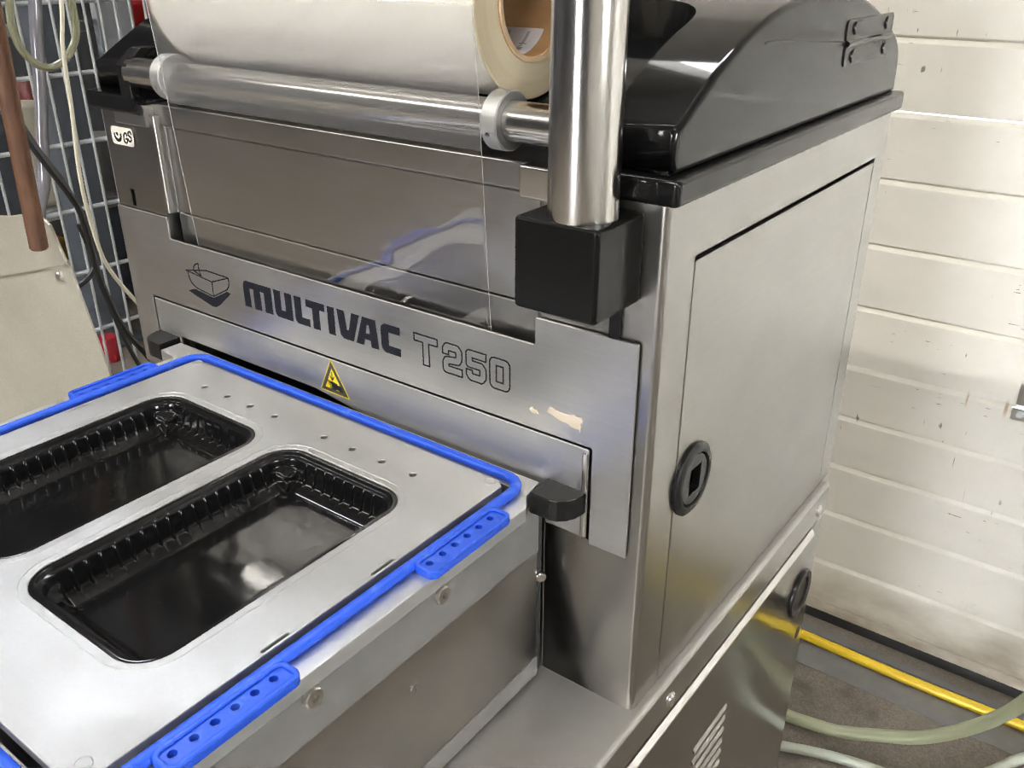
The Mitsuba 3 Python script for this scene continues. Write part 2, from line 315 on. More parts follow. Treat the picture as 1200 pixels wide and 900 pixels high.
for x, y, where in ((-2.8, -2.4, 'added_leftmost'), (-0.6, -2.4, 'middle one'), (1.6, -2.4, 'rightmost')):  # leftmost lamp is unseen, added to brighten the bay behind the fence
    t = thing('strip_lamp', f'long white strip lamp under the workshop ceiling, {where} of the row of three', 'lamp', 'strip lamps under the ceiling')
    part(t, 'housing', rbox(x-0.7, x+0.7, y-0.07, y+0.07, CEIL-0.06, CEIL, 0.004), 'label_white')
    k = part(t, 'tube', (np.array([[x-0.66, y-0.05, CEIL-0.062], [x-0.66, y+0.05, CEIL-0.062], [x+0.66, y+0.05, CEIL-0.062], [x+0.66, y-0.05, CEIL-0.062]]), np.array([[0, 1, 2, 3]])), 'lamp_glass', smooth=False)
    scene[k]['emitter'] = {'type': 'area', 'radiance': rgb(56, 53.5, 48.5)}

# ------------------------------------------------------------------ the packaging machine
M = thing('packaging_machine', 'brushed stainless tray sealing machine with black hood and lettered front', 'machine')
ZD, ZT, YR = -0.281, 0.109, 0.437
plan = poly((-0.040, 0.0026), (0.045, 0.0026), (0.045, 0.0145), (0.452, 0.0145), (0.452, 0.0026), (0.545, 0.0026), (0.545, YR), (-0.040, YR))
plan = rpoly(plan, 0.0050, 6)
body = rprism(plan, 'z', ZD, ZT, 0.0008, 1)
body = cut(body, rbox(0.046, 0.4635, -0.05, 0.30, ZD-0.01, -0.055, 0.0005),                       # the mouth that the die drawer runs into
           rbox(0.5050, 0.56, 0.0418, 0.4032, ZD-0.01, 0.0685, 0.0004),
           rbox(0.4600, 0.5030, -0.01, 0.032, -0.1412, -0.0640, 0.0003), rbox(-0.0030, 0.0500, -0.01, 0.032, -0.1412, -0.0640, 0.0003),   # hollows behind the flap's ends
           rbox(0.0392, 0.0466, -0.01, 0.034, -0.020, 0.0228, 0.0002), rbox(-0.0128, -0.0070, -0.01, 0.02, 0.0215, 0.0375, 0.0002))                              # the seat of the side door
part(M, 'cabinet', body, 'steel_side', smooth=40)
part(M, 'chamber', cut(rbox(0.047, 0.4625, 0.003, 0.299, ZD, -0.056, 0.0005), rbox(0.049, 0.4605, -0.05, 0.297, ZD-0.01, -0.058, 0.0005)), 'steel_side', label='sealing chamber behind the front flap')
# side door
sd = part(M, 'side_door', cut(rprism(rr(0.0435, 0.4020, ZD+0.001, 0.0650, 0.002), 'x', 0.5418, 0.5452, 0.0010, 2), rprism(rr(0.058, 0.077, -0.1165, -0.0935, 0.001), 'x', 0.5, 0.6)), 'steel_side', label='plain brushed side door')
def latch(par, y, z, x, r=0.0285):
    part(par, 'latch_ring', lathe([(0.020, 0), (r, 0), (r, 0.0022), (r-0.003, 0.0042), (r-0.007, 0.0046), (0.0205, 0.0030), (0.0205, 0)], (x, y, z), (1, 0, 0), 40), 'black_satin', label='round black latch')
    ins = cut(lathe([(0, -0.002), (0.0196, -0.002), (0.0196, 0.0032), (0.0190, 0.0036), (0, 0.0036)], (x, y, z), (1, 0, 0), 40),
              rprism(rr(y-0.0088, y+0.0088, z-0.0108, z+0.0108, 0.001), 'x', x-0.01, x+0.02))
    part(par, 'latch_insert', ins, 'black_satin')
latch(sd, 0.0675, -0.105, 0.5452)
# recessed front between the columns, with its seams
for z0, z1 in ((0.0235, 0.0985), (-0.055, 0.0222)):
    part(M, 'recess_panel', rprism(rr(0.0462, 0.4508, z0, z1, 0.0008), 'y', 0.0112, 0.0142, 0.0007, 1), 'steel_recess')
part(M, 'cross_rail', rprism(rr(0.0085, 0.085, 0.0996, 0.1185, 0.002), 'x', 0.036, 0.448, 0.0004, 1), 'steel_recess', label='steel rail across the top of the recess')
part(M, 'rail_cap', rprism(rr(-0.0012, 0.06, 0.098, 0.1190, 0.002), 'x', 0.4405, 0.4745, 0.0016, 2), 'steel_bright')
part(M, 'rail_cap', rprism(rr(-0.0012, 0.02, 0.0985, 0.1180, 0.0015), 'x', -0.012, 0.0365, 0.0012, 2), 'steel_bright')
# front plate: cut out above for the film and below for the flap
fp = poly((-0.035, 0.020), (0.044, 0.020), (0.044, 0.0), (0.454, 0.0), (0.454, 0.020), (0.533, 0.020), (0.533, -0.142), (0.5025, -0.142), (0.5025, -0.0643), (-0.0025, -0.0643), (-0.0025, -0.142), (-0.035, -0.142))
FP = part(M, 'front_plate', rprism(rpoly(fp, 0.0012), 'y', -0.0010, 0.0012, 0.0008, 3), 'steel_plate', label='lettered brushed front plate')
fl = poly((0.0, -0.0662), (0.5, -0.0662), (0.5, -0.1385), (0.4640, -0.1385), (0.4640, -0.0995), (0.0345, -0.0995), (0.0345, -0.1385), (0.0, -0.1385))
FL = part(M, 'front_flap', rprism(rpoly(fl, 0.0008), 'y', -0.0010, 0.0012, 0.0010, 3), 'steel_flap', label='long flap over the sealing chamber')
part(FL, 'flap_edge', rprism(rr(0.4955, 0.4995, -0.1378, -0.0690, 0.0008), 'y', -0.0016, -0.0004, 0.0010, 2), 'steel_bright')
# lettering
YL0, YL1 = -0.00125, -0.0010
ZB, H = -0.0425, 0.0240
def letter(p, m='print_dark'): part(FP, 'letter', rprism(p, 'y', YL0, YL1), m, smooth=False)
def L_(x, pts): return Polygon([(x+a, ZB+b) for a, b in pts])
def R_(x0, x1, z0, z1): return sbox(x0, ZB+z0, x1, ZB+z1)
def roundc(p, corner, r):
    """Rounds the corner of p that lies at the point corner."""
    cx, cz = corner
    b = p.bounds
    sx, sz = (1 if cx < (b[0]+b[2])/2 else -1), (1 if cz < (b[1]+b[3])/2 else -1)
    sq = sbox(min(cx, cx+sx*r)-1e-6, min(cz, cz+sz*r)-1e-6, max(cx, cx+sx*r), max(cz, cz+sz*r))
    return p.difference(sq).union(sq.intersection(Point(cx+sx*r, cz+sz*r).buffer(r, 8))).buffer(1e-6)
x0, x1 = 0.1436, 0.1806
m = R_(x0, x1, 0, H).difference(R_(x0+0.0083, x0+0.0133, -.001, H-0.0062)).difference(R_(x0+0.0222, x0+0.0272, -.001, H-0.0062))
letter(roundc(m, (x0, ZB+H), 0.005))
x0, x1 = 0.1840, 0.2062
u = R_(x0, x1, 0, H).difference(R_(x0+0.0083, x1-0.0083, 0.0070, H+.001))
letter(roundc(u, (x0, ZB), 0.005))
x0, x1 = 0.2096, 0.2272
l = R_(x0, x1, 0, H).difference(R_(x0+0.0083, x1+.001, 0.0066, H+.001))
letter(roundc(l, (x0, ZB), 0.004))
letter(R_(0.2238, 0.2460, H-0.0064, H).union(R_(0.2312, 0.2394, 0, H)))
letter(R_(0.2494, 0.2572, 0, H))
letter(L_(0.2606, [(0, H), (0.0082, H), (0.0102, 0.0085), (0.0124, 0.0085), (0.0168, H), (0.0250, H), (0.0172, 0), (0.0060, 0), (0.0026, 0.003)]))
letter(L_(0.2808, [(0, 0), (0.0084, H), (0.0225, H), (0.0250, 0), (0.0168, 0), (0.0164, 0.0055), (0.0100, 0.0055), (0.0084, 0)]).difference(L_(0.2808, [(0.0112, 0.0108), (0.0160, 0.0108), (0.0152, H-0.0058), (0.0130, H-0.0058)])))
x0, x1 = 0.3088, 0.3290
c = R_(x0, x1, 0, H).difference(R_(x0+0.0080, x1+.001, 0.0064, H-0.0064))
c = roundc(roundc(c, (x0, ZB), 0.0055), (x0, ZB+H), 0.0055)
letter(c)
def outline(p, w=0.00055):
    for g in getattr(p, 'geoms', [p]):
        letter(g.boundary.buffer(w, quad_segs=3, join_style=2))
def stroke(pts, w=0.0056, x=0.0):
    return LineString([(x+a, ZB+b) for a, b in pts]).buffer(w/2, cap_style=2, join_style=1, quad_segs=4)
outline(R_(0.3436, 0.3666, H-0.0058, H).union(R_(0.3521, 0.3581, 0, H)))
def centre(x0, x1, pts, w=0.0058):
    h = w/2
    return stroke([(x0+h+u*(x1-x0-w), h+v*(H-w)) for u, v in pts], w)
two = centre(0.3716, 0.3900, [(0, .66), (0, .88), (.12, 1), (.85, 1), (1, .88), (1, .60), (.90, .47), (.10, .40), (0, .30), (0, 0), (1.24, 0)])
two = two.intersection(sbox(0.3716, ZB, 0.3900, ZB+H)); outline(two)
five = centre(0.3938, 0.4122, [(1.24, 1), (0, 1), (0, .56), (.85, .56), (1, .45), (1, .12), (.85, 0), (.12, 0), (0, .12), (0, .30)])
outline(five.intersection(sbox(0.3938, ZB, 0.4122, ZB+H)))
z_ = rr(0.4155, 0.4333, ZB, ZB+H, 0.0042, 3)
outline(z_.difference(z_.buffer(-0.0058)))
# the tray emblem: open carton over its shadow
def lines(ls, w=0.00055):
    from shapely import union_all
    return union_all([LineString(l).buffer(w, quad_segs=3, join_style=1) for l in ls])
rim = [(0.0614, -0.0262), (0.0988, -0.0300), (0.1238, -0.0212), (0.0928, -0.0206), (0.0614, -0.0262)]
emb = lines([rim, [(0.0640, -0.0270), (0.0648, -0.0325), (0.0672, -0.0372), (0.0742, -0.0409), (0.0982, -0.0440)], [(0.0988, -0.0300), (0.0982, -0.0440)],
             [(0.1238, -0.0212), (0.1236, -0.0262), (0.1227, -0.0295), (0.1195, -0.0330), (0.0982, -0.0440)],
             [(0.0733, -0.0242), (0.0742, -0.0210), (0.0771, -0.0178), (0.0818, -0.0159), (0.0814, -0.0195), (0.0822, -0.0237), (0.0838, -0.0274), (0.0733, -0.0242)]])
part(FP, 'emblem', rprism(emb, 'y', YL0, YL1), 'print_dark', smooth=False, label='outline drawing of an open carton')
part(FP, 'emblem_shadow', rprism(Polygon([(0.0600, -0.0462), (0.0714, -0.0424), (0.0980, -0.0454), (0.1190, -0.0350), (0.1243, -0.0358), (0.1050, -0.0512), (0.1010, -0.0535), (0.0950, -0.0545)]), 'y', YL0, YL1), 'print_dark', smooth=False)
r0 = np.random.default_rng(8)
def ragged(pts, amp): return Polygon([(x+amp*r0.normal(), z+amp*r0.normal()) for x, z in np.array(LineString(pts+[pts[0]]).segmentize(0.0022).coords)[:-1]]).buffer(0)
for pts in ([(0.4660, -0.0470), (0.4685, -0.0430), (0.4760, -0.0450), (0.4850, -0.0440), (0.4880, -0.0428), (0.4938, -0.0442), (0.4932, -0.0535), (0.4850, -0.0522), (0.4740, -0.0500)],
            [(0.4500, -0.0500), (0.4525, -0.0468), (0.4560, -0.0490), (0.4575, -0.0510), (0.4530, -0.0515)]):
    g = ragged(pts, 0.00045); g = max(getattr(g, 'geoms', [g]), key=lambda q: q.area)
    part(FP, 'paper_residue', rprism(orient(g), 'y', -0.0014, -0.0010), 'residue', smooth=False, label='torn paper left from a sticker')
# warning sticker
tri = poly((0.2476, -0.0672), (0.2331, -0.0968), (0.2664, -0.0973))
part(FL, 'warning_sticker', rprism(tri.buffer(0.0006, quad_segs=3), 'y', -0.0011, -0.0008), 'sticker_yellow', smooth=False, label='yellow triangular hand crush warning sticker')
inner = tri.buffer(-0.0034, join_style=2)
part(FL, 'warning_border', rprism(orient(tri.buffer(-0.0003).difference(inner)), 'y', -0.0013, -0.0011), 'sticker_black', smooth=False)
hand = Polygon([(0.2398, -0.0871), (0.2440, -0.0879), (0.2462, -0.0873), (0.2500, -0.0880), (0.2560, -0.0886), (0.2598, -0.0893), (0.2606, -0.0940), (0.2562, -0.0936), (0.2530, -0.0930), (0.2492, -0.0940), (0.2470, -0.0934),
                (0.2440, -0.0926), (0.2442, -0.0917), (0.2468, -0.0921), (0.2474, -0.0914), (0.2428, -0.0903), (0.2430, -0.0894), (0.2466, -0.0903), (0.2470, -0.0896), (0.2432, -0.0886)])
part(FL, 'warning_hand', rprism(hand.buffer(0), 'y', -0.0013, -0.0011), 'print_dark', smooth=False)
arrow = LineString([(0.2478, -0.0780), (0.2478, -0.0852)]).buffer(0.0004).union(LineString([(0.2456, -0.0822), (0.2478, -0.0854), (0.2500, -0.0822)]).buffer(0.0005)).union(LineString([(0.2420, -0.0866), (0.2530, -0.0878)]).buffer(0.0004))
part(FL, 'warning_arrow', rprism(arrow, 'y', -0.0013, -0.0011), 'print_dark', smooth=False)
# safety mark on the left column
gs = rr(-0.0245, 0.0098, 0.0783, 0.0945, 0.0036)
SM = part(M, 'safety_label', rprism(gs, 'y', 0.0008, 0.0013), 'label_white', smooth=False, label='white rounded safety mark label')
def ystand(mesh, x, z, y=0.00085):
    v = np.array(mesh.vertices); return trimesh.Trimesh(np.c_[v[:, 0]+x, y-v[:, 2], v[:, 1]+z], mesh.faces, process=False)
for ch, x, z in (('G', -0.0070, 0.0806), ('S', 0.0006, 0.0826)):
    tm = meshkit.text_mesh(ch, 0.0096, 0.0003, True); tm.vertices[:, 0] += 0.18*tm.vertices[:, 1]; tm.vertices[:, 0] *= 0.8
    part(SM, 'letter', ystand(tm, x, z), 'print_dark', smooth=False)
smile = Point(-0.0142, 0.0865).buffer(0.0058).difference(Point(-0.0142, 0.0880).buffer(0.0044)).intersection(sbox(-0.03, 0.07, 0, 0.0885))
part(SM, 'smile', rprism(smile, 'y', 0.0005, 0.0008), 'print_dark', smooth=False)
part(SM, 'dot', rprism(Point(-0.0150, 0.0880).buffer(0.0014), 'y', 0.0005, 0.0008), 'print_dark', smooth=False)
part(M, 'strut', rbox(0.5105, 0.5180, -0.0006, 0.0020, 0.0200, 0.0480, 0.0003), 'black_satin')
# bumpers
for s, o in ((1, 0.0), (-1, 0.5)):
    b = Polygon([(0.4672, 0.0), (0.4672, -0.0240), (0.4840, -0.0240), (0.4895, -0.0225), (0.4945, -0.0180), (0.4980, -0.0115), (0.4992, -0.0050), (0.4992, 0.0)])
    if s < 0: b = affinity.affine_transform(b, [-1, 0, 0, 1, o-0.0005, 0])
    part(M, 'bumper', rprism(rpoly(orient(b), 0.0008, 3), 'z', -0.1170, -0.1003, 0.0008, 2), 'black_satin', smooth=40, label='black plastic bumper')
# block and pole
part(M, 'pole_block', rbox(0.4722, 0.5300, -0.0500, 0.0030, 0.0468, 0.1025, 0.0026, 4, 4), 'black_block', label='black plastic block that carries the pole')
PX, PY = 0.5055, -0.0275
part(M, 'pole', lathe([(0, 0.1005), (0.0205, 0.1005), (0.0205, 0.62), (0.019, 0.622), (0, 0.622)], (PX, PY, 0), (0, 0, 1), 64), 'steel_pole', label='brushed steel pole')
# guide roller of the film with its collars and holders
AY, AZ, AR = 0.0072, 0.1432, 0.0126
GR = part(M, 'guide_roller', lathe([(0, 0.020), (AR, 0.020), (AR, 0.487), (0, 0.487)], (0, AY, AZ), (1, 0, 0), 48), 'steel_pole', label='brushed guide bar under the film')
for x in (0.0695, 0.4175):
    k = part(GR, 'collar', cut(lathe([(0, 0), (0.0178, 0), (0.0187, 0.0009), (0.0187, 0.0117), (0.0178, 0.0126), (0, 0.0126)], (x, AY, AZ), (1, 0, 0), 48),
             lathe([(0, -0.01), (AR+0.0002, -0.01), (AR+0.0002, 0.03), (0, 0.03)], (x, AY, AZ), (1, 0, 0), 48),
             lathe([(0, 0), (0.0019, 0), (0.0019, 0.02), (0, 0.02)], (x+0.0055, AY-0.0085, AZ-0.003), (0, -0.92, -0.39), 16)), 'aluminium', label='aluminium collar on the guide bar')
for x0 in (0.0105, 0.476):
    part(M, 'bar_holder', rprism(rpoly(poly((-0.004, 0.1190), (0.030, 0.1190), (0.030, 0.163), (0.012, 0.163), (-0.004, 0.150)), 0.002), 'x', x0, x0+0.016, 0.001), 'black_satin')
# hood
prof = [(0.0045, 0.1245), (0.0045, 0.1488), (0.0120, 0.1532), (0.0300, 0.1640), (0.0500, 0.1753), (0.0700, 0.1850), (0.0900, 0.1930), (0.1150, 0.2009), (0.1400, 0.2066), (0.1700, 0.2110),
        (0.2050, 0.2136), (0.2400, 0.2140), (0.2800, 0.2108), (0.3150, 0.2043), (0.3450, 0.1965), (0.3670, 0.1890), (0.3900, 0.1805), (0.4080, 0.1720), (0.4200, 0.1630), (0.4262, 0.1530), (0.4290, 0.1245)]
hp = Polygon(np.vstack([prof[:2], catmull(prof[2:-1], 4), prof[-1:]]))
hood = rprism(hp, 'x', -0.0375, 0.5450, 0.0042, 5)
plan_p = rr(0.0300, 0.4965, -0.10, 0.150, 0.046, 10).union(sbox(0.0300, -0.10, 0.4965, 0.05))
pocket = cut(rprism(plan_p, 'z', 0.05, 0.40), rprism(poly((0.0525, 0.0), (0.0525, 0.1455), (0.17, 0.1920), (0.17, 0.0)), 'x', -0.1, 0.7))
hood = cut(hood, pocket)
lip = rprism(rpoly(poly((-0.0480, -0.0045), (0.5535, -0.0045), (0.5535, 0.4340), (-0.0480, 0.4340)), 0.004), 'z', 0.1085, 0.1245, 0.0035, 4)
lip = cut(lip, rbox(0.0300, 0.4745, -0.10, 0.052, 0.05, 0.20, 0.0005))
HD = part(M, 'hood', hood, 'black_gloss', smooth=30, label='glossy black curved plastic hood')
part(HD, 'hood_lip', lip, 'black_gloss', smooth=30)
part(HD, 'seam', tube([(0.5448, 0.115, 0.1872), (0.5448, 0.13, 0.1878), (0.5448, 0.20, 0.1826), (0.5448, 0.27, 0.1772)], 0.0010, 6), 'black_satin')
HG = part(HD, 'hinge', join(rprism(rr(0.268, 0.384, 0.1768, 0.1925, 0.004), 'x', 0.5445, 0.5463, 0.0008), rprism(rr(0.270, 0.386, 0.1590, 0.1735, 0.003), 'x', 0.5445, 0.5463, 0.0008),
      tube([(0.5460, 0.272, 0.1752), (0.5460, 0.383, 0.1750)], 0.0022, 10)), 'black_gloss', label='black hinge on the side of the hood')
for y, z in ((0.285, 0.186), (0.365, 0.185), (0.287, 0.1655), (0.367, 0.1655)):
    part(HG, 'screw', disc((0.5460, y, z), (1, 0, 0), 0.0050, 0.0018, 0.001, 18), 'black_gloss')
# lower machine: deck, folded edge with rivets, base with door and vents
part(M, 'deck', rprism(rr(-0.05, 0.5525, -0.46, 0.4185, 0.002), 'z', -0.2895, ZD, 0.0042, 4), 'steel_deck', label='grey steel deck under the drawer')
ST = part(M, 'edge_strip', rbox(0.5490, 0.5532, -0.46, 0.4190, -0.3165, -0.2850, 0.0012), 'steel_column', label='folded edge of the deck')
for y in (-0.28, 0.053, 0.390):
    part(ST, 'rivet', lathe([(0.0068, 0), (0.0064, 0.0012), (0.0048, 0.0024), (0.002, 0.0029), (0, 0.003)], (0.5532, y, -0.3030), (1, 0, 0), 24), 'steel_bright', smooth=50)
part(M, 'base', rbox(-0.045, 0.5500, -0.45, 0.4170, FLOOR, -0.2896, 0.002), 'steel_base', label='stainless base of the machine')
BD = part(M, 'base_door', rprism(rr(-0.43, 0.4080, FLOOR+0.05, -0.3195, 0.002), 'x', 0.5500, 0.5530, 0.0012, 2), 'steel_base', label='base door with vent slots')
part(BD, 'door_fold', rprism(poly((0.5500, -0.3186), (0.5535, -0.3186), (0.5570, -0.3238), (0.5572, -0.3252), (0.5560, -0.3262), (0.5500, -0.3262)), 'y', -0.43, 0.3775, 0.0003, 1), 'steel_bright', smooth=20)
def louvre(z): return Polygon([(0.5525, z+0.0036), (0.5530, z+0.0036), (0.5550, z-0.0004), (0.5550, z-0.0012), (0.5525, z-0.0020)])
for k in range(10):
    z = -0.4165-0.0147*k
    pv = louvre(z)
    v = rprism(Polygon([(a, b) for a, b in pv.exterior.coords[:-1]]), 'y', 0.1150, 0.1850)
    part(BD, 'vent_slat', v, 'steel_base', smooth=False)
part(M, 'base_latch', lathe([(0.0, 0.0006), (0.019, 0.0006), (0.020, 0.003), (0.0275, 0.0035), (0.0285, 0.002), (0.0285, 0)], (0.5530, 0.3700, -0.4000), (1, 0, 0), 36), 'black_satin', label='black latch of the base')
part(M, 'rust_hole', lathe([(0, 0.0004), (0.007, 0.0004), (0.008, 0)], (0.5531, 0.391, -0.4700), (1, 0, 0), 20), 'black_satin')

# ------------------------------------------------------------------ the die drawer
D = thing('die_drawer', 'grey aluminium die table drawn out in front of the sealing machine', 'table')
top = poly((0.0620, -0.43), (0.4745, -0.43), (0.4745, -0.0375), (0.4660, -0.0255), (0.4625, -0.0045), (0.0380, -0.0045), (0.0380, -0.0265), (0.0620, -0.0300)).difference(rr(0.0915, 0.4535, -0.3520, -0.0225, 0.004))
part(D, 'top_plate', rprism(orient(top), 'z', -0.1145, -0.1032, 0.0012, 2), 'aluminium')
part(D, 'frame', rprism(orient(rr(0.075, 0.4640, -0.425, -0.0095, 0.001).difference(rr(0.085, 0.4560, -0.415, -0.02, 0.001))), 'z', -0.2765, -0.1145, 0.0005), 'steel_panel')
for y in (-0.3260, -0.0450):
    part(D, 'die_support', rbox(0.0860, 0.4550, y-0.008, y+0.008, -0.1145, -0.1041, 0.0005), 'aluminium_bar')
SB = part(D, 'side_bar', rbox(0.4560, 0.4665, -0.425, -0.0100, -0.1580, -0.1146, 0.0008), 'aluminium_bar', label='machined bar under the die table edge')
for y in (-0.1189, -0.2273, -0.3357):
    k = part(SB, 'bolt', cut(lathe([(0, -0.004), (0.0062, -0.004), (0.0062, 0.0030), (0.0055, 0.0038), (0, 0.0038)], (0.4665, y, -0.1275), (1, 0, 0), 28),
             rprism(Polygon([(y+0.0027*math.cos(a), -0.1275+0.0027*math.sin(a)) for a in np.arange(6)*math.pi/3]), 'x', 0.4677, 0.48)), 'steel_bright', label='hexagon socket bolt')
SP = part(D, 'side_panel', rbox(0.4620, 0.4655, -0.425, -0.0100, -0.2765, -0.1582, 0.0008), 'steel_panel', label='stained steel side panel')
part(SP, 'screw', cut(disc((0.4655, -0.147, -0.1856), (1, 0, 0), 0.0042, 0.0014), rprism(affinity.rotate(rr(-0.1478, -0.1462, -0.1906, -0.1806), 8), 'x', 0.4662, 0.48)), 'steel_panel')
part(SP, 'bottom_flange', rbox(0.4650, 0.4668, -0.425, -0.0100, -0.2765, -0.2590, 0.0006), 'aluminium_bar')
part(D, 'end_screw', disc((0.4660, -0.0067, -0.1833), (0.75, -0.66, 0), 0.0040, 0.0030), 'steel_bright')
part(D, 'dark_gap_strip', rbox(0.4585, 0.4650, -0.0098, -0.0040, -0.2760, -0.1150, 0.0005), 'black_rubber_and_gap', label='black strip put in for the dark gap at the drawer end')  # black strip standing in for the dark gap between drawer and column
for x in (0.10, 0.43):
    part(D, 'runner', rbox(x-0.01, x+0.01, -0.42, -0.02, ZD, -0.2765, 0.0005), 'aluminium_bar')
# die plate with two openings, gas holes, slots and pins
OP = [rr(0.1310, 0.2590, -0.2900, -0.0805, 0.0235, 8), rr(0.2805, 0.4090, -0.2900, -0.0805, 0.0235, 8)]
dp = rpoly(poly((0.0955, -0.3480), (0.4495, -0.3480), (0.4495, -0.0325), (0.4435, -0.0265), (0.1010, -0.0265), (0.0955, -0.0320)), 0.0015)
HX = [0.149, 0.1793, 0.2092, 0.2397, 0.2969, 0.3275, 0.3582, 0.3889]
for o in OP: dp = dp.difference(o)
for x in HX: dp = dp.difference(Point(x, -0.0575).buffer(0.0026, 6))
for x, y in ((0.4463, -0.2308), (0.4463, -0.1475), (0.0985, -0.1425), (0.0985, -0.2308)): dp = dp.difference(rr(x-0.0009, x+0.0009, y-0.0095, y+0.0095, 0.0008, 3))
DPK = part(D, 'die_plate', rprism(orient(dp), 'z', -0.1040, -0.0980, 0.0009, 3), 'aluminium', label='satin aluminium die plate with two openings')
for o in OP:
    part(DPK, 'opening_rim', rprism(orient(o.buffer(0.0062, quad_segs=8).difference(o.buffer(0.0052, quad_segs=8))), 'z', -0.0982, -0.0976, 0.0002, 1), 'aluminium')
for x, y in ((0.1025, -0.0310), (0.4387, -0.0321), (0.4394, -0.3374), (0.1040, -0.3374)):
    part(DPK, 'pin', lathe([(0.0044, 0), (0.0044, 0.0006), (0.0038, 0.0009), (0.0036, 0.0005), (0, 0.0005)], (x, y, -0.0981), (0, 0, 1), 24), 'aluminium')

# blue seal frame with its perforated grips
G = thing('seal_frame', 'bright blue rubber seal laid round the die plate with perforated grip tabs', 'seal')
gp = rr(0.0842, 0.4582, -0.3590, -0.0165, 0.0160, 8)
ring = np.array(gp.exterior.segmentize(0.02).coords)[:-1][::-1]
def oval_tube(P, a, b, z, n=14):
    m = len(P); d = np.roll(P, -1, 0)-np.roll(P, 1, 0); d /= np.linalg.norm(d, axis=1)[:, None]
    N = np.c_[d[:, 1], -d[:, 0]]; th = np.arange(n)/n*2*np.pi
    V = np.concatenate([P[:, None]+a*np.cos(th)[None, :, None]*N[:, None], np.broadcast_to((z+b*np.sin(th))[None, :, None], (m, n, 1))], -1).reshape(-1, 3)
    i, j = np.meshgrid(np.arange(m), np.arange(n), indexing='ij'); k, l = (i+1) % m, (j+1) % n
    q = np.stack([i*n+j, i*n+l, k*n+l, k*n+j], -1).reshape(-1, 4)
    return trimesh.Trimesh(V, np.vstack([q[:, [0, 1, 2]], q[:, [0, 2, 3]]]), process=False)
part(G, 'seal_cord', oval_tube(ring, 0.0040, 0.0035, -0.0998), 'blue_rubber', smooth=True)
for s in (1, -1):
    for y0, hs in ((-0.0674, 1), (-0.2490, 1)):
        ys = y0-0.01205*np.arange(6)
        a, b = (0.4590, 0.4772) if s > 0 else (0.0660, 0.0840)
        g = rpoly(sbox(a, ys[-1]-0.0085, b, y0+0.0115).buffer(0), 0.0058, 6)
        hx = 0.4666 if s > 0 else 0.0768
        base = g
        for y in ys: base = base.difference(Point(hx, y).buffer(0.0023, 6))
        k = part(G, 'grip', rprism(orient(base), 'z', -0.1031, -0.0985, 0.0006, 2), 'blue_rubber', label='perforated grip tab')
        part(k, 'grip_rim', rprism(orient(g.difference(g.buffer(-0.0034, quad_segs=6))), 'z', -0.0990, -0.0968, 0.0012, 3), 'blue_rubber')

# ------------------------------------------------------------------ the two black trays
def tray_mesh(x0, x1, y0, y1):
    nper, R = 1100, 0.0225
    cx, cy = (x0+x1)/2, (y0+y1)/2
    base = rr(x0, x1, y0, y1, R, 24)
    ext = orient(base).exterior; Lp = ext.length
    c = [ext.interpolate(t*Lp/nper) for t in range(nper)]
    P = np.array([(q.x, q.y) for q in c])
    d = np.roll(P, -1, 0)-np.roll(P, 1, 0); d /= np.linalg.norm(d, axis=1)[:, None]; N = np.c_[-d[:, 1], d[:, 0]]
    # ribs along the straight sides
    rib = np.zeros(nper)
    for i, (x, y) in enumerate(P):
        on_y = abs(abs(x-cx)-(x1-x0)/2) < 1e-5; on_x = abs(abs(y-cy)-(y1-y0)/2) < 1e-5
        if on_y or on_x:
            t = (y-cy) if on_y else (x-cx)
            half = ((y1-y0) if on_y else (x1-x0))/2 - R - 0.004
            pitch = 0.0098
            if abs(t) < half:
                f = (t/pitch) % 1.0
                rib[i] = max(0.0, 1-abs(f-0.5)/0.13)
    rib = np.minimum(rib*1.3, 1.0)
    lev = [(-0.0002, -0.1030, 0), (0.0, -0.0990, 0), (0.0006, -0.0984, 0), (0.0030, -0.0983, 0), (0.0036, -0.0988, 0), (0.0040, -0.1008, 0), (0.0050, -0.1016, 0), (0.0066, -0.1018, 0.0), (0.0074, -0.1030, 0.35), (0.0080, -0.1063, .6), (0.0082, -0.1070, .6), (0.0085, -0.1098, .8), (0.0088, -0.1110, .8),
           (0.0096, -0.1150, 1.0), (0.0100, -0.1163, 1.6), (0.0106, -0.1175, 1.8), (0.0116, -0.1185, 1.0), (0.0128, -0.1192, .4), (0.0150, -0.1205, 0), (0.0180, -0.1222, 0), (0.0205, -0.1230, 0), (0.0230, -0.1230, 0)]
    rings = []
    wc = np.minimum(1, 2.2*np.abs(N[:, 0]*N[:, 1]))**0.8
    for ins, z, k in lev:
        c = np.interp(-z, [0.1098, 0.1110, 0.1205, 0.1230], [0, 0.0066, 0.0066, 0.005])*wc
        rings.append(np.c_[P + N*(ins+0.0013*k*rib+c)[:, None], np.full(nper, z)])
    # smaller rings to the middle so that the floor stays even
    last = rings[-1]
    for f in (0.6, 0.25):
        rings.append(np.c_[cx+(last[:, 0]-cx)*f, cy+(last[:, 1]-cy)*f, np.full(nper, -0.1230+0.0004*(1-f))])
    V = np.vstack(rings+[[[cx, cy, -0.1225]]]); m = len(rings); i = np.arange(nper); j = (i+1) % nper; F = []
    for k in range(m-1):
        F += [np.c_[k*nper+i, k*nper+j, (k+1)*nper+j], np.c_[k*nper+i, (k+1)*nper+j, (k+1)*nper+i]]
    F.append(np.c_[(m-1)*nper+i, (m-1)*nper+j, np.full(nper, m*nper)])
    return trimesh.Trimesh(V, np.vstack(F), process=False)
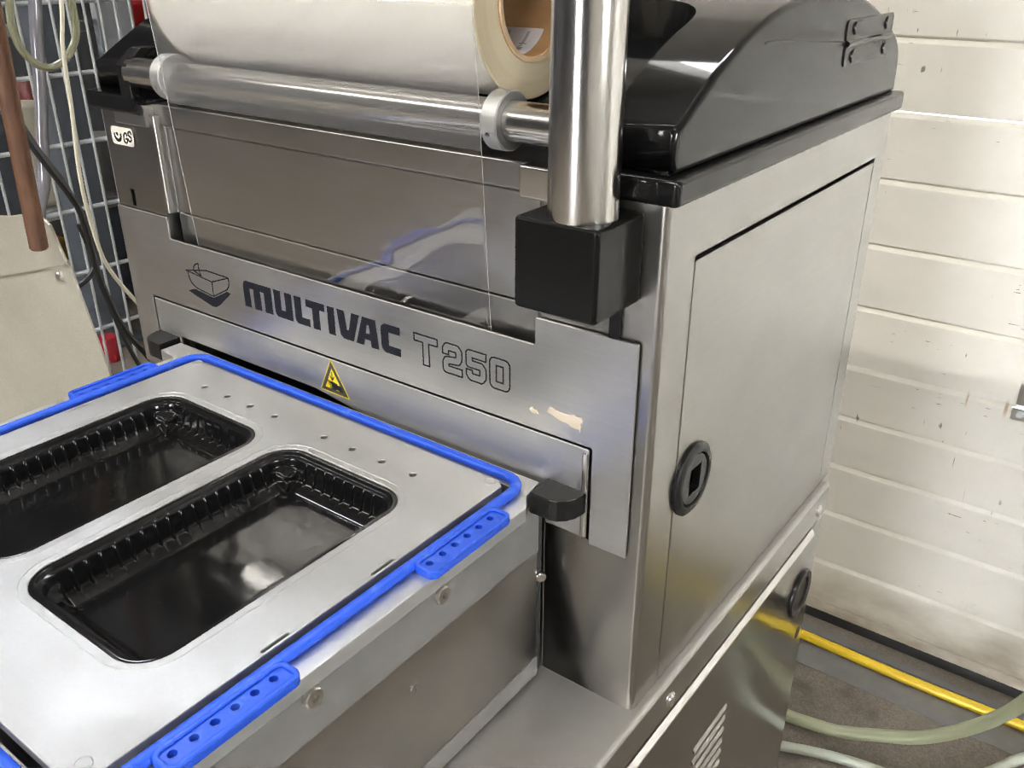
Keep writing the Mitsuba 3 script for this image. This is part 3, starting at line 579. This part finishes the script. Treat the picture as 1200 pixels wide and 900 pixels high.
for (a, b), lab in (((0.2807, 0.4088), 'glossy black ribbed plastic tray in the die opening nearer the right edge'), ((0.1312, 0.2588), 'glossy black ribbed plastic tray in the left die opening')):
    k = solo('plastic_tray', tray_mesh(a, b, -0.2898, -0.0807), 'black_tray', lab, 'tray', smooth=True)

# ------------------------------------------------------------------ the film roll and its web
F_ = thing('film_roll', 'thick roll of cloudy clear packaging film lying in the machine hood', 'film roll')
RX0, RX1, RY, RZ, RR = 0.0825, 0.4145, 0.0500, 0.2110, 0.0617
nx, nt = 150, 160
X = np.linspace(RX0+0.0015, RX1-0.0015, nx); TH = np.linspace(0, 2*np.pi, nt, endpoint=False)
gx, gt = np.meshgrid(X, TH, indexing='ij')
cyl = np.stack([gx*9, np.cos(gt)*1.6+gx*5, np.sin(gt)*1.6-gx*3], -1)
w = meshkit.fbm(cyl, 4, 3)-0.5
ridge = np.exp(-((np.mod(gt*2.2+gx*11+1.5*meshkit.noise(cyl*0.7, 8), 2.4)-1.2)/0.10)**2)
rad = RR-0.0017 + 0.0022*w*np.minimum(1, np.minimum(gx-RX0, RX1-gx)/0.03) + 0.0007*ridge*np.minimum(1, np.minimum(gx-RX0, RX1-gx)/0.05)
V = np.stack([gx, RY+rad*np.cos(gt), RZ+rad*np.sin(gt)], -1).reshape(-1, 3)
i, j = np.meshgrid(np.arange(nx-1), np.arange(nt), indexing='ij'); l = (j+1) % nt
q = np.stack([i*nt+j, (i+1)*nt+j, (i+1)*nt+l, i*nt+l], -1).reshape(-1, 4)[:, ::-1]
part(F_, 'wound_film', (V, q), 'film_wound', smooth=True)
CR0, CR1 = 0.0342, 0.0378
for x, d in ((RX1-0.0015, 1), (RX0+0.0015, -1)):
    part(F_, 'roll_end', lathe([(CR1, 0), (CR1, 0.0015), (RR-0.0016, 0.0015), (RR-0.0008, 0.0008), (RR-0.0008, 0)], (x, RY, RZ), (d, 0, 0), 96), 'film_end', label='cream cut edge of the wound film')
CO = part(F_, 'core', lathe([(CR0+0.0004, 0), (CR0, 0.0006), (CR0, RX1-RX0+0.0004), (CR0+0.0006, RX1-RX0+0.001), (CR1, RX1-RX0+0.001), (CR1, 0), (CR0+0.0004, 0)], (RX0, RY, RZ), (1, 0, 0), 72), 'cardboard', label='brown cardboard core')
part(CO, 'core_edge', lathe([(CR0+0.0006, 0), (CR0+0.0003, 0.0008), (CR1-0.0004, 0.0010), (CR1, 0)], (RX1+0.0010, RY, RZ), (1, 0, 0), 72), 'core_rim')
a0, a1, lx0, lx1 = math.radians(258), math.radians(325), 0.335, 0.4035
na, nl = 24, 6
ang, lxx = np.meshgrid(np.linspace(a0, a1, na), np.linspace(lx0, lx1, nl), indexing='ij')
Vl = np.stack([lxx, RY+(CR0-0.0004)*np.cos(ang), RZ+(CR0-0.0004)*np.sin(ang)], -1).reshape(-1, 3)
UV = np.stack([(ang-a0)/(a1-a0), (lxx-lx0)/(lx1-lx0)], -1).reshape(-1, 2)
i, j = np.meshgrid(np.arange(na-1), np.arange(nl-1), indexing='ij')
q = np.stack([i*nl+j, i*nl+j+1, (i+1)*nl+j+1, (i+1)*nl+j], -1).reshape(-1, 4)
part(CO, 'core_label', (Vl, q), 'core_label', smooth=True, uv=UV, label='small white printed label inside the core')
# web: off the front of the roll, over the guide bar, down behind the front plate
bar_r = AR+0.0008
pth = [(RY-RR+0.0002, RZ)] + [(RY-RR+0.0002+(AY-bar_r-RY+RR-0.0002)*t, RZ+(AZ-RZ)*t) for t in np.linspace(0.1, 1, 14)]
pth += [(AY-bar_r+(0.0058-AY+bar_r)*(t**1.1), AZ+(-0.045-AZ)*t) for t in np.linspace(0.05, 1, 40)]
pth = np.array(pth); npth = len(pth); nw = 90
wx = np.r_[RX0+0.0005+np.array([0, .0006, .0013, .0022, .0034]), np.linspace(RX0+0.006, RX1-0.005, nw-10), RX1+0.0005-np.array([.0034, .0022, .0013, .0006, 0])]
gx, gk = np.meshgrid(wx, np.arange(npth), indexing='ij')
yy, zz = pth[gk, 0], pth[gk, 1]
wob = (meshkit.fbm(np.stack([gx*10, zz*16, zz*0+2], -1), 3, 5)-0.5)*0.0022*np.clip((AZ-0.02-zz)/0.05, 0, 1)*np.clip((zz+0.03)/0.05, 0, 1)
V = np.stack([gx, yy-np.abs(wob)*0.8+wob*0.2, zz], -1).reshape(-1, 3)
i, j = np.meshgrid(np.arange(nw-1), np.arange(npth-1), indexing='ij')
V[:, 1] -= 0.0009*np.exp(-np.minimum(V[:, 0]-wx[0], wx[-1]-V[:, 0])/0.0010)
q = np.stack([i*npth+j, i*npth+j+1, (i+1)*npth+j+1, (i+1)*npth+j], -1).reshape(-1, 4)
nlead = int(np.argmax(pth[:, 1] < 0.1275))
lead = (q % npth).max(1) <= nlead
part(F_, 'film_lead', (V, q[lead]), 'film_cloudy', smooth=True, label='cloudy film drawn from the roll over the guide bar')
part(F_, 'film_web', (V, q[~lead]), 'film_web', smooth=True, label='clear film running down from the roll')
FW = number('film_roll__film_web_x')[:-2]
for a in (0, nw-1):
    part(FW, 'film_edge', tube(V.reshape(nw, npth, 3)[a], 0.00022, 6), 'film_edge')

# ------------------------------------------------------------------ hoses on the floor at the right
solo('yellow_hose', tube([(-0.6, 0.975, FLOOR+0.009), (0.0, 0.962, FLOOR+0.009), (0.397, 0.955, FLOOR+0.009), (0.604, 0.951, FLOOR+0.009), (0.797, 0.956, FLOOR+0.009), (1.3, 0.965, FLOOR+0.009), (2.2, 0.93, FLOOR+0.009)], 0.009, 12, smooth=8), 'yellow_rubber',
     'thin bright yellow hose lying along the foot of the cream door', 'hose')
solo('braided_hose', tube([(0.10, 0.70, FLOOR+0.010), (0.30, 0.725, FLOOR+0.010), (0.464, 0.738, FLOOR+0.012), (0.494, 0.739, FLOOR+0.015), (0.550, 0.747, FLOOR+0.020), (0.612, 0.75, -0.903), (0.672, 0.75, -0.869), (0.724, 0.75, -0.819), (0.761, 0.75, -0.771), (0.785, 0.75, -0.728), (0.815, 0.75, -0.655), (0.84, 0.75, -0.55), (0.87, 0.76, -0.40)], 0.0105, 14, smooth=8), 'hose_green',
     'pale green braided hose curving up off the floor behind the machine', 'hose')
solo('clear_hose', tube([(0.482, 0.671, FLOOR+0.009), (0.538, 0.694, FLOOR+0.009), (0.589, 0.709, FLOOR+0.009), (0.627, 0.716, FLOOR+0.009), (0.665, 0.722, FLOOR+0.009), (0.71, 0.745, FLOOR+0.009), (0.765, 0.81, FLOOR+0.010), (0.805, 0.872, FLOOR+0.014), (0.86, 0.93, FLOOR+0.022)], 0.0085, 12, smooth=8), 'hose_pale',
     'short grey white hose with a cut end lying on the floor by the machine foot', 'hose')

# ------------------------------------------------------------------ the left: steel chute, brown bar, mesh fence, hanging lines
C = thing('steel_chute', 'dull galvanised sheet metal casing beside the left end of the die table', 'casing')
def slab(pts, y0, y1, r=0.002): return rprism(rpoly(orient(Polygon(pts)), 0.001), 'y', y0, y1, r)
part(C, 'lower_sheet', slab([(-0.75, -0.118), (-0.182, -0.0680), (-0.1448, -0.192), (-0.130, -0.245), (-0.130, FLOOR), (-0.75, FLOOR)], 0.0122, 0.0155, 0.001), 'galvanised')
part(C, 'upper_sheet', slab([(-0.75, -0.118), (-0.75, -0.10), (-0.2885, -0.0350), (-0.222, -0.0205), (-0.1965, -0.0300), (-0.1790, -0.0685), (-0.1815, -0.0720), (-0.3275, -0.1145), (-0.75, -0.2300)], 0.0085, 0.0120, 0.001), 'galvanised')
part(C, 'casing_body', slab([(-0.75, -0.16), (-0.62, -0.15), (-0.62, FLOOR), (-0.75, FLOOR)], 0.0158, 0.06), 'galvanised')
part(C, 'bolt', disc((-0.2030, 0.0122, -0.0900), (0, -1, 0), 0.0055, 0.0045, 0.001, 18), 'steel_bright')
solo('brown_bar', lathe([(0, 0), (0.0075, 0), (0.0095, 0.002), (0.0095, 1.2), (0, 1.2)], (-0.1870, -0.0120, -0.0500), (0.068, 0.0, 1), 20), 'rusty', 'rusty brown round bar hanging in front of the sheet metal casing', 'bar')
# mesh fence
W = thing('mesh_fence', 'galvanised welded wire mesh fence standing behind the machine at the left', 'fence')
FX = -1.72
sc = (0.7775-FX)/(0.7775+0.7)
def fy(y): return -0.4602 + (y+0.4602)*sc
def fz(z): return 0.2417 + (z-0.2417)*sc
hz = [fz(0.1642-0.1067*k) for k in range(-2, 6)]
ys = [fy(0.2441+0.02695*k) for k in range(-8, 16)]
for z in hz:
    if z > FLOOR+0.02: part(W, 'horizontal_wire', tube([(FX, ys[0]-0.02, z), (FX, ys[-1]+0.02, z)], 0.0062, 8), 'zinc_wire')
for y in ys:
    part(W, 'vertical_wire', tube([(FX+0.009, y, FLOOR), (FX+0.009, y, hz[0]+0.03)], 0.0042, 8), 'zinc_wire')
solo('green_hose_loop', tube([(-0.60, 0.236, 0.75), (-0.60, 0.230, 0.40), (-0.60, 0.222, 0.201), (-0.6, 0.218, 0.174), (-0.6, 0.214, 0.141), (-0.6, 0.22, 0.109), (-0.6, 0.239, 0.087), (-0.6, 0.26, 0.082), (-0.6, 0.286, 0.095), (-0.6, 0.305, 0.124), (-0.6, 0.308, 0.165), (-0.6, 0.305, 0.199), (-0.6, 0.296, 0.40), (-0.6, 0.29, 0.75)], 0.0056, 10, smooth=6), 'hose_olive', 'olive clear hose hanging in a loop before the mesh fence', 'hose')
solo('white_cord', tube([(-0.45, 0.235, 0.75), (-0.45, 0.222, 0.30), (-0.45, 0.211, 0.179), (-0.45, 0.201, 0.128), (-0.45, 0.198, 0.096), (-0.45, 0.195, 0.042), (-0.45, 0.188, -0.037), (-0.45, 0.189, -0.103), (-0.45, 0.2, -0.175), (-0.45, 0.235, -0.244), (-0.45, 0.27, -0.30), (-0.44, 0.33, -0.40)], 0.0030, 8, smooth=6), 'cord_white', 'thin white cord hanging down past the left end of the machine', 'cord')
solo('black_cable', tube([(-0.6, 0.165, 0.10), (-0.6, 0.19, 0.022), (-0.6, 0.198, -0.009), (-0.6, 0.224, -0.063), (-0.6, 0.252, -0.121), (-0.6, 0.26, -0.171), (-0.6, 0.262, -0.221), (-0.6, 0.27, -0.275), (-0.6, 0.288, -0.341), (-0.6, 0.32, -0.4), (-0.6, 0.336, -0.43), (-0.6, 0.42, -0.60)], 0.0055, 8, smooth=6), 'cable_black', 'thick black cable slanting down behind the machine front', 'cable')
solo('black_cable', tube([(-0.65, 0.195, 0.07), (-0.65, 0.217, 0.008), (-0.65, 0.236, -0.04), (-0.65, 0.265, -0.098), (-0.65, 0.286, -0.167), (-0.65, 0.292, -0.224), (-0.65, 0.276, -0.253), (-0.65, 0.252, -0.265), (-0.65, 0.231, -0.267), (-0.65, 0.15, -0.24)], 0.0048, 8, smooth=6), 'cable_black', 'black cable that bends back in a curve towards the sheet metal casing', 'cable')
solo('black_cable', tube([(-0.7, 0.30, -0.18), (-0.7, 0.315, -0.255), (-0.7, 0.326, -0.337), (-0.7, 0.339, -0.399), (-0.7, 0.36, -0.47), (-0.7, 0.377, -0.518), (-0.7, 0.42, -0.62)], 0.0042, 8, smooth=6), 'cable_black', 'thinner black cable dropping to the floor below the other cables', 'cable')
solo('clear_pipe', tube([(-1.3, 0.655, 0.55), (-1.3, 0.625, 0.20), (-1.3, 0.605, 0.07), (-1.3, 0.589, -0.034), (-1.3, 0.565, -0.16), (-1.3, 0.55, -0.243), (-1.3, 0.521, -0.316), (-1.3, 0.50, -0.45)], 0.0135, 14, smooth=6), 'acrylic', 'shiny clear plastic pipe hanging in front of the canister', 'pipe')
# behind the fence
CN = thing('canister', 'cloudy white plastic canister with a dark cap behind the fence', 'canister')
part(CN, 'body', rbox(-2.25, -2.06, 0.875, 1.045, -0.50, -0.175, 0.025, 4, 4), 'can_white')
part(CN, 'cap', lathe([(0, 0), (0.042, 0), (0.042, 0.05), (0.035, 0.06), (0, 0.06)], (-2.12, 0.965, -0.176), (0, 0, 1), 20), 'maroon')
SH = thing('steel_rack', 'dark steel rack behind the fence that carries the canister', 'rack')
for y in (0.89, 1.14): part(SH, 'upright', rbox(-2.42, -2.38, y-0.02, y+0.02, FLOOR, 0.9, 0.003), 'bag_dark')
part(SH, 'shelf', rbox(-2.42, -2.04, 0.870, 1.16, -0.535, -0.50, 0.003), 'shelf_grey')
part(SH, 'shelf', rbox(-2.42, -2.06, 0.870, 1.16, 0.005, 0.036, 0.003), 'shelf_grey')
PO = thing('post', 'dark blue grey square post standing on the floor behind the fence', 'post')
part(PO, 'shaft', rbox(-2.02, -1.93, 0.930, 1.035, FLOOR+0.012, 1.2, 0.006), 'post_blue')
part(PO, 'foot', rbox(-2.06, -1.89, 0.89, 1.075, FLOOR, FLOOR+0.012, 0.002), 'post_blue')
for y0, y1, lab in ((1.275, 1.345, 'grey weathered board behind the fence, left of the pair beside the hood'), (1.352, 1.41, 'grey weathered board behind the fence, right of the pair beside the hood')):
    solo('board', rbox(-2.23, -2.20, y0, y1, FLOOR, 0.9, 0.003), 'board_grey', lab, 'board')
solo('red_container', rbox(-2.40, -2.30, 1.455, 1.60, FLOOR, 0.075, 0.02, 3), 'red_plastic', 'red container seen just left of the film roll', 'container')
solo('yellow_crate', rbox(-2.55, -2.30, 1.01, 1.122, FLOOR, -0.70, 0.015, 3), 'yellow_plastic', 'dull yellow crate on the floor behind the fence', 'crate')
solo('red_can', lathe([(0, 0), (0.032, 0), (0.034, 0.01), (0.034, 0.07), (0.03, 0.08), (0, 0.08)], (-1.835, 0.895, FLOOR), (0, 0, 1), 20), 'red_dark', 'small red can on the floor behind the fence', 'can')
BU = thing('bucket', 'grey cylindrical bucket on a dark stand behind the fence', 'bucket')
part(BU, 'body', lathe([(0, 0), (0.10, 0), (0.115, 0.22), (0.118, 0.225), (0.112, 0.23), (0, 0.23)], (-2.42, 1.27, -0.60), (0, 0, 1), 28), 'drum_grey')
solo('dark_cabinet', rbox(-2.75, -2.28, 1.13, 1.44, FLOOR, -0.60, 0.01), 'bag_dark', 'low dark cabinet under the grey bucket', 'cabinet')
solo('dark_machine', rbox(-2.40, -2.05, 0.30, 0.855, FLOOR, -0.15, 0.02, 3), 'bag_dark', 'dark blue grey machine housing behind the fence at the left edge', 'machine')
solo('blue_box', rbox(-2.38, -2.12, 0.93, 1.04, 0.036, 0.16, 0.006), 'post_blue', 'dark box on the upper shelf behind the hose loop', 'box')
solo('maroon_box', rbox(-2.36, -2.12, 1.05, 1.125, 0.036, 0.14, 0.006), 'maroon', 'dark red box on the upper shelf beside the dark box', 'box')
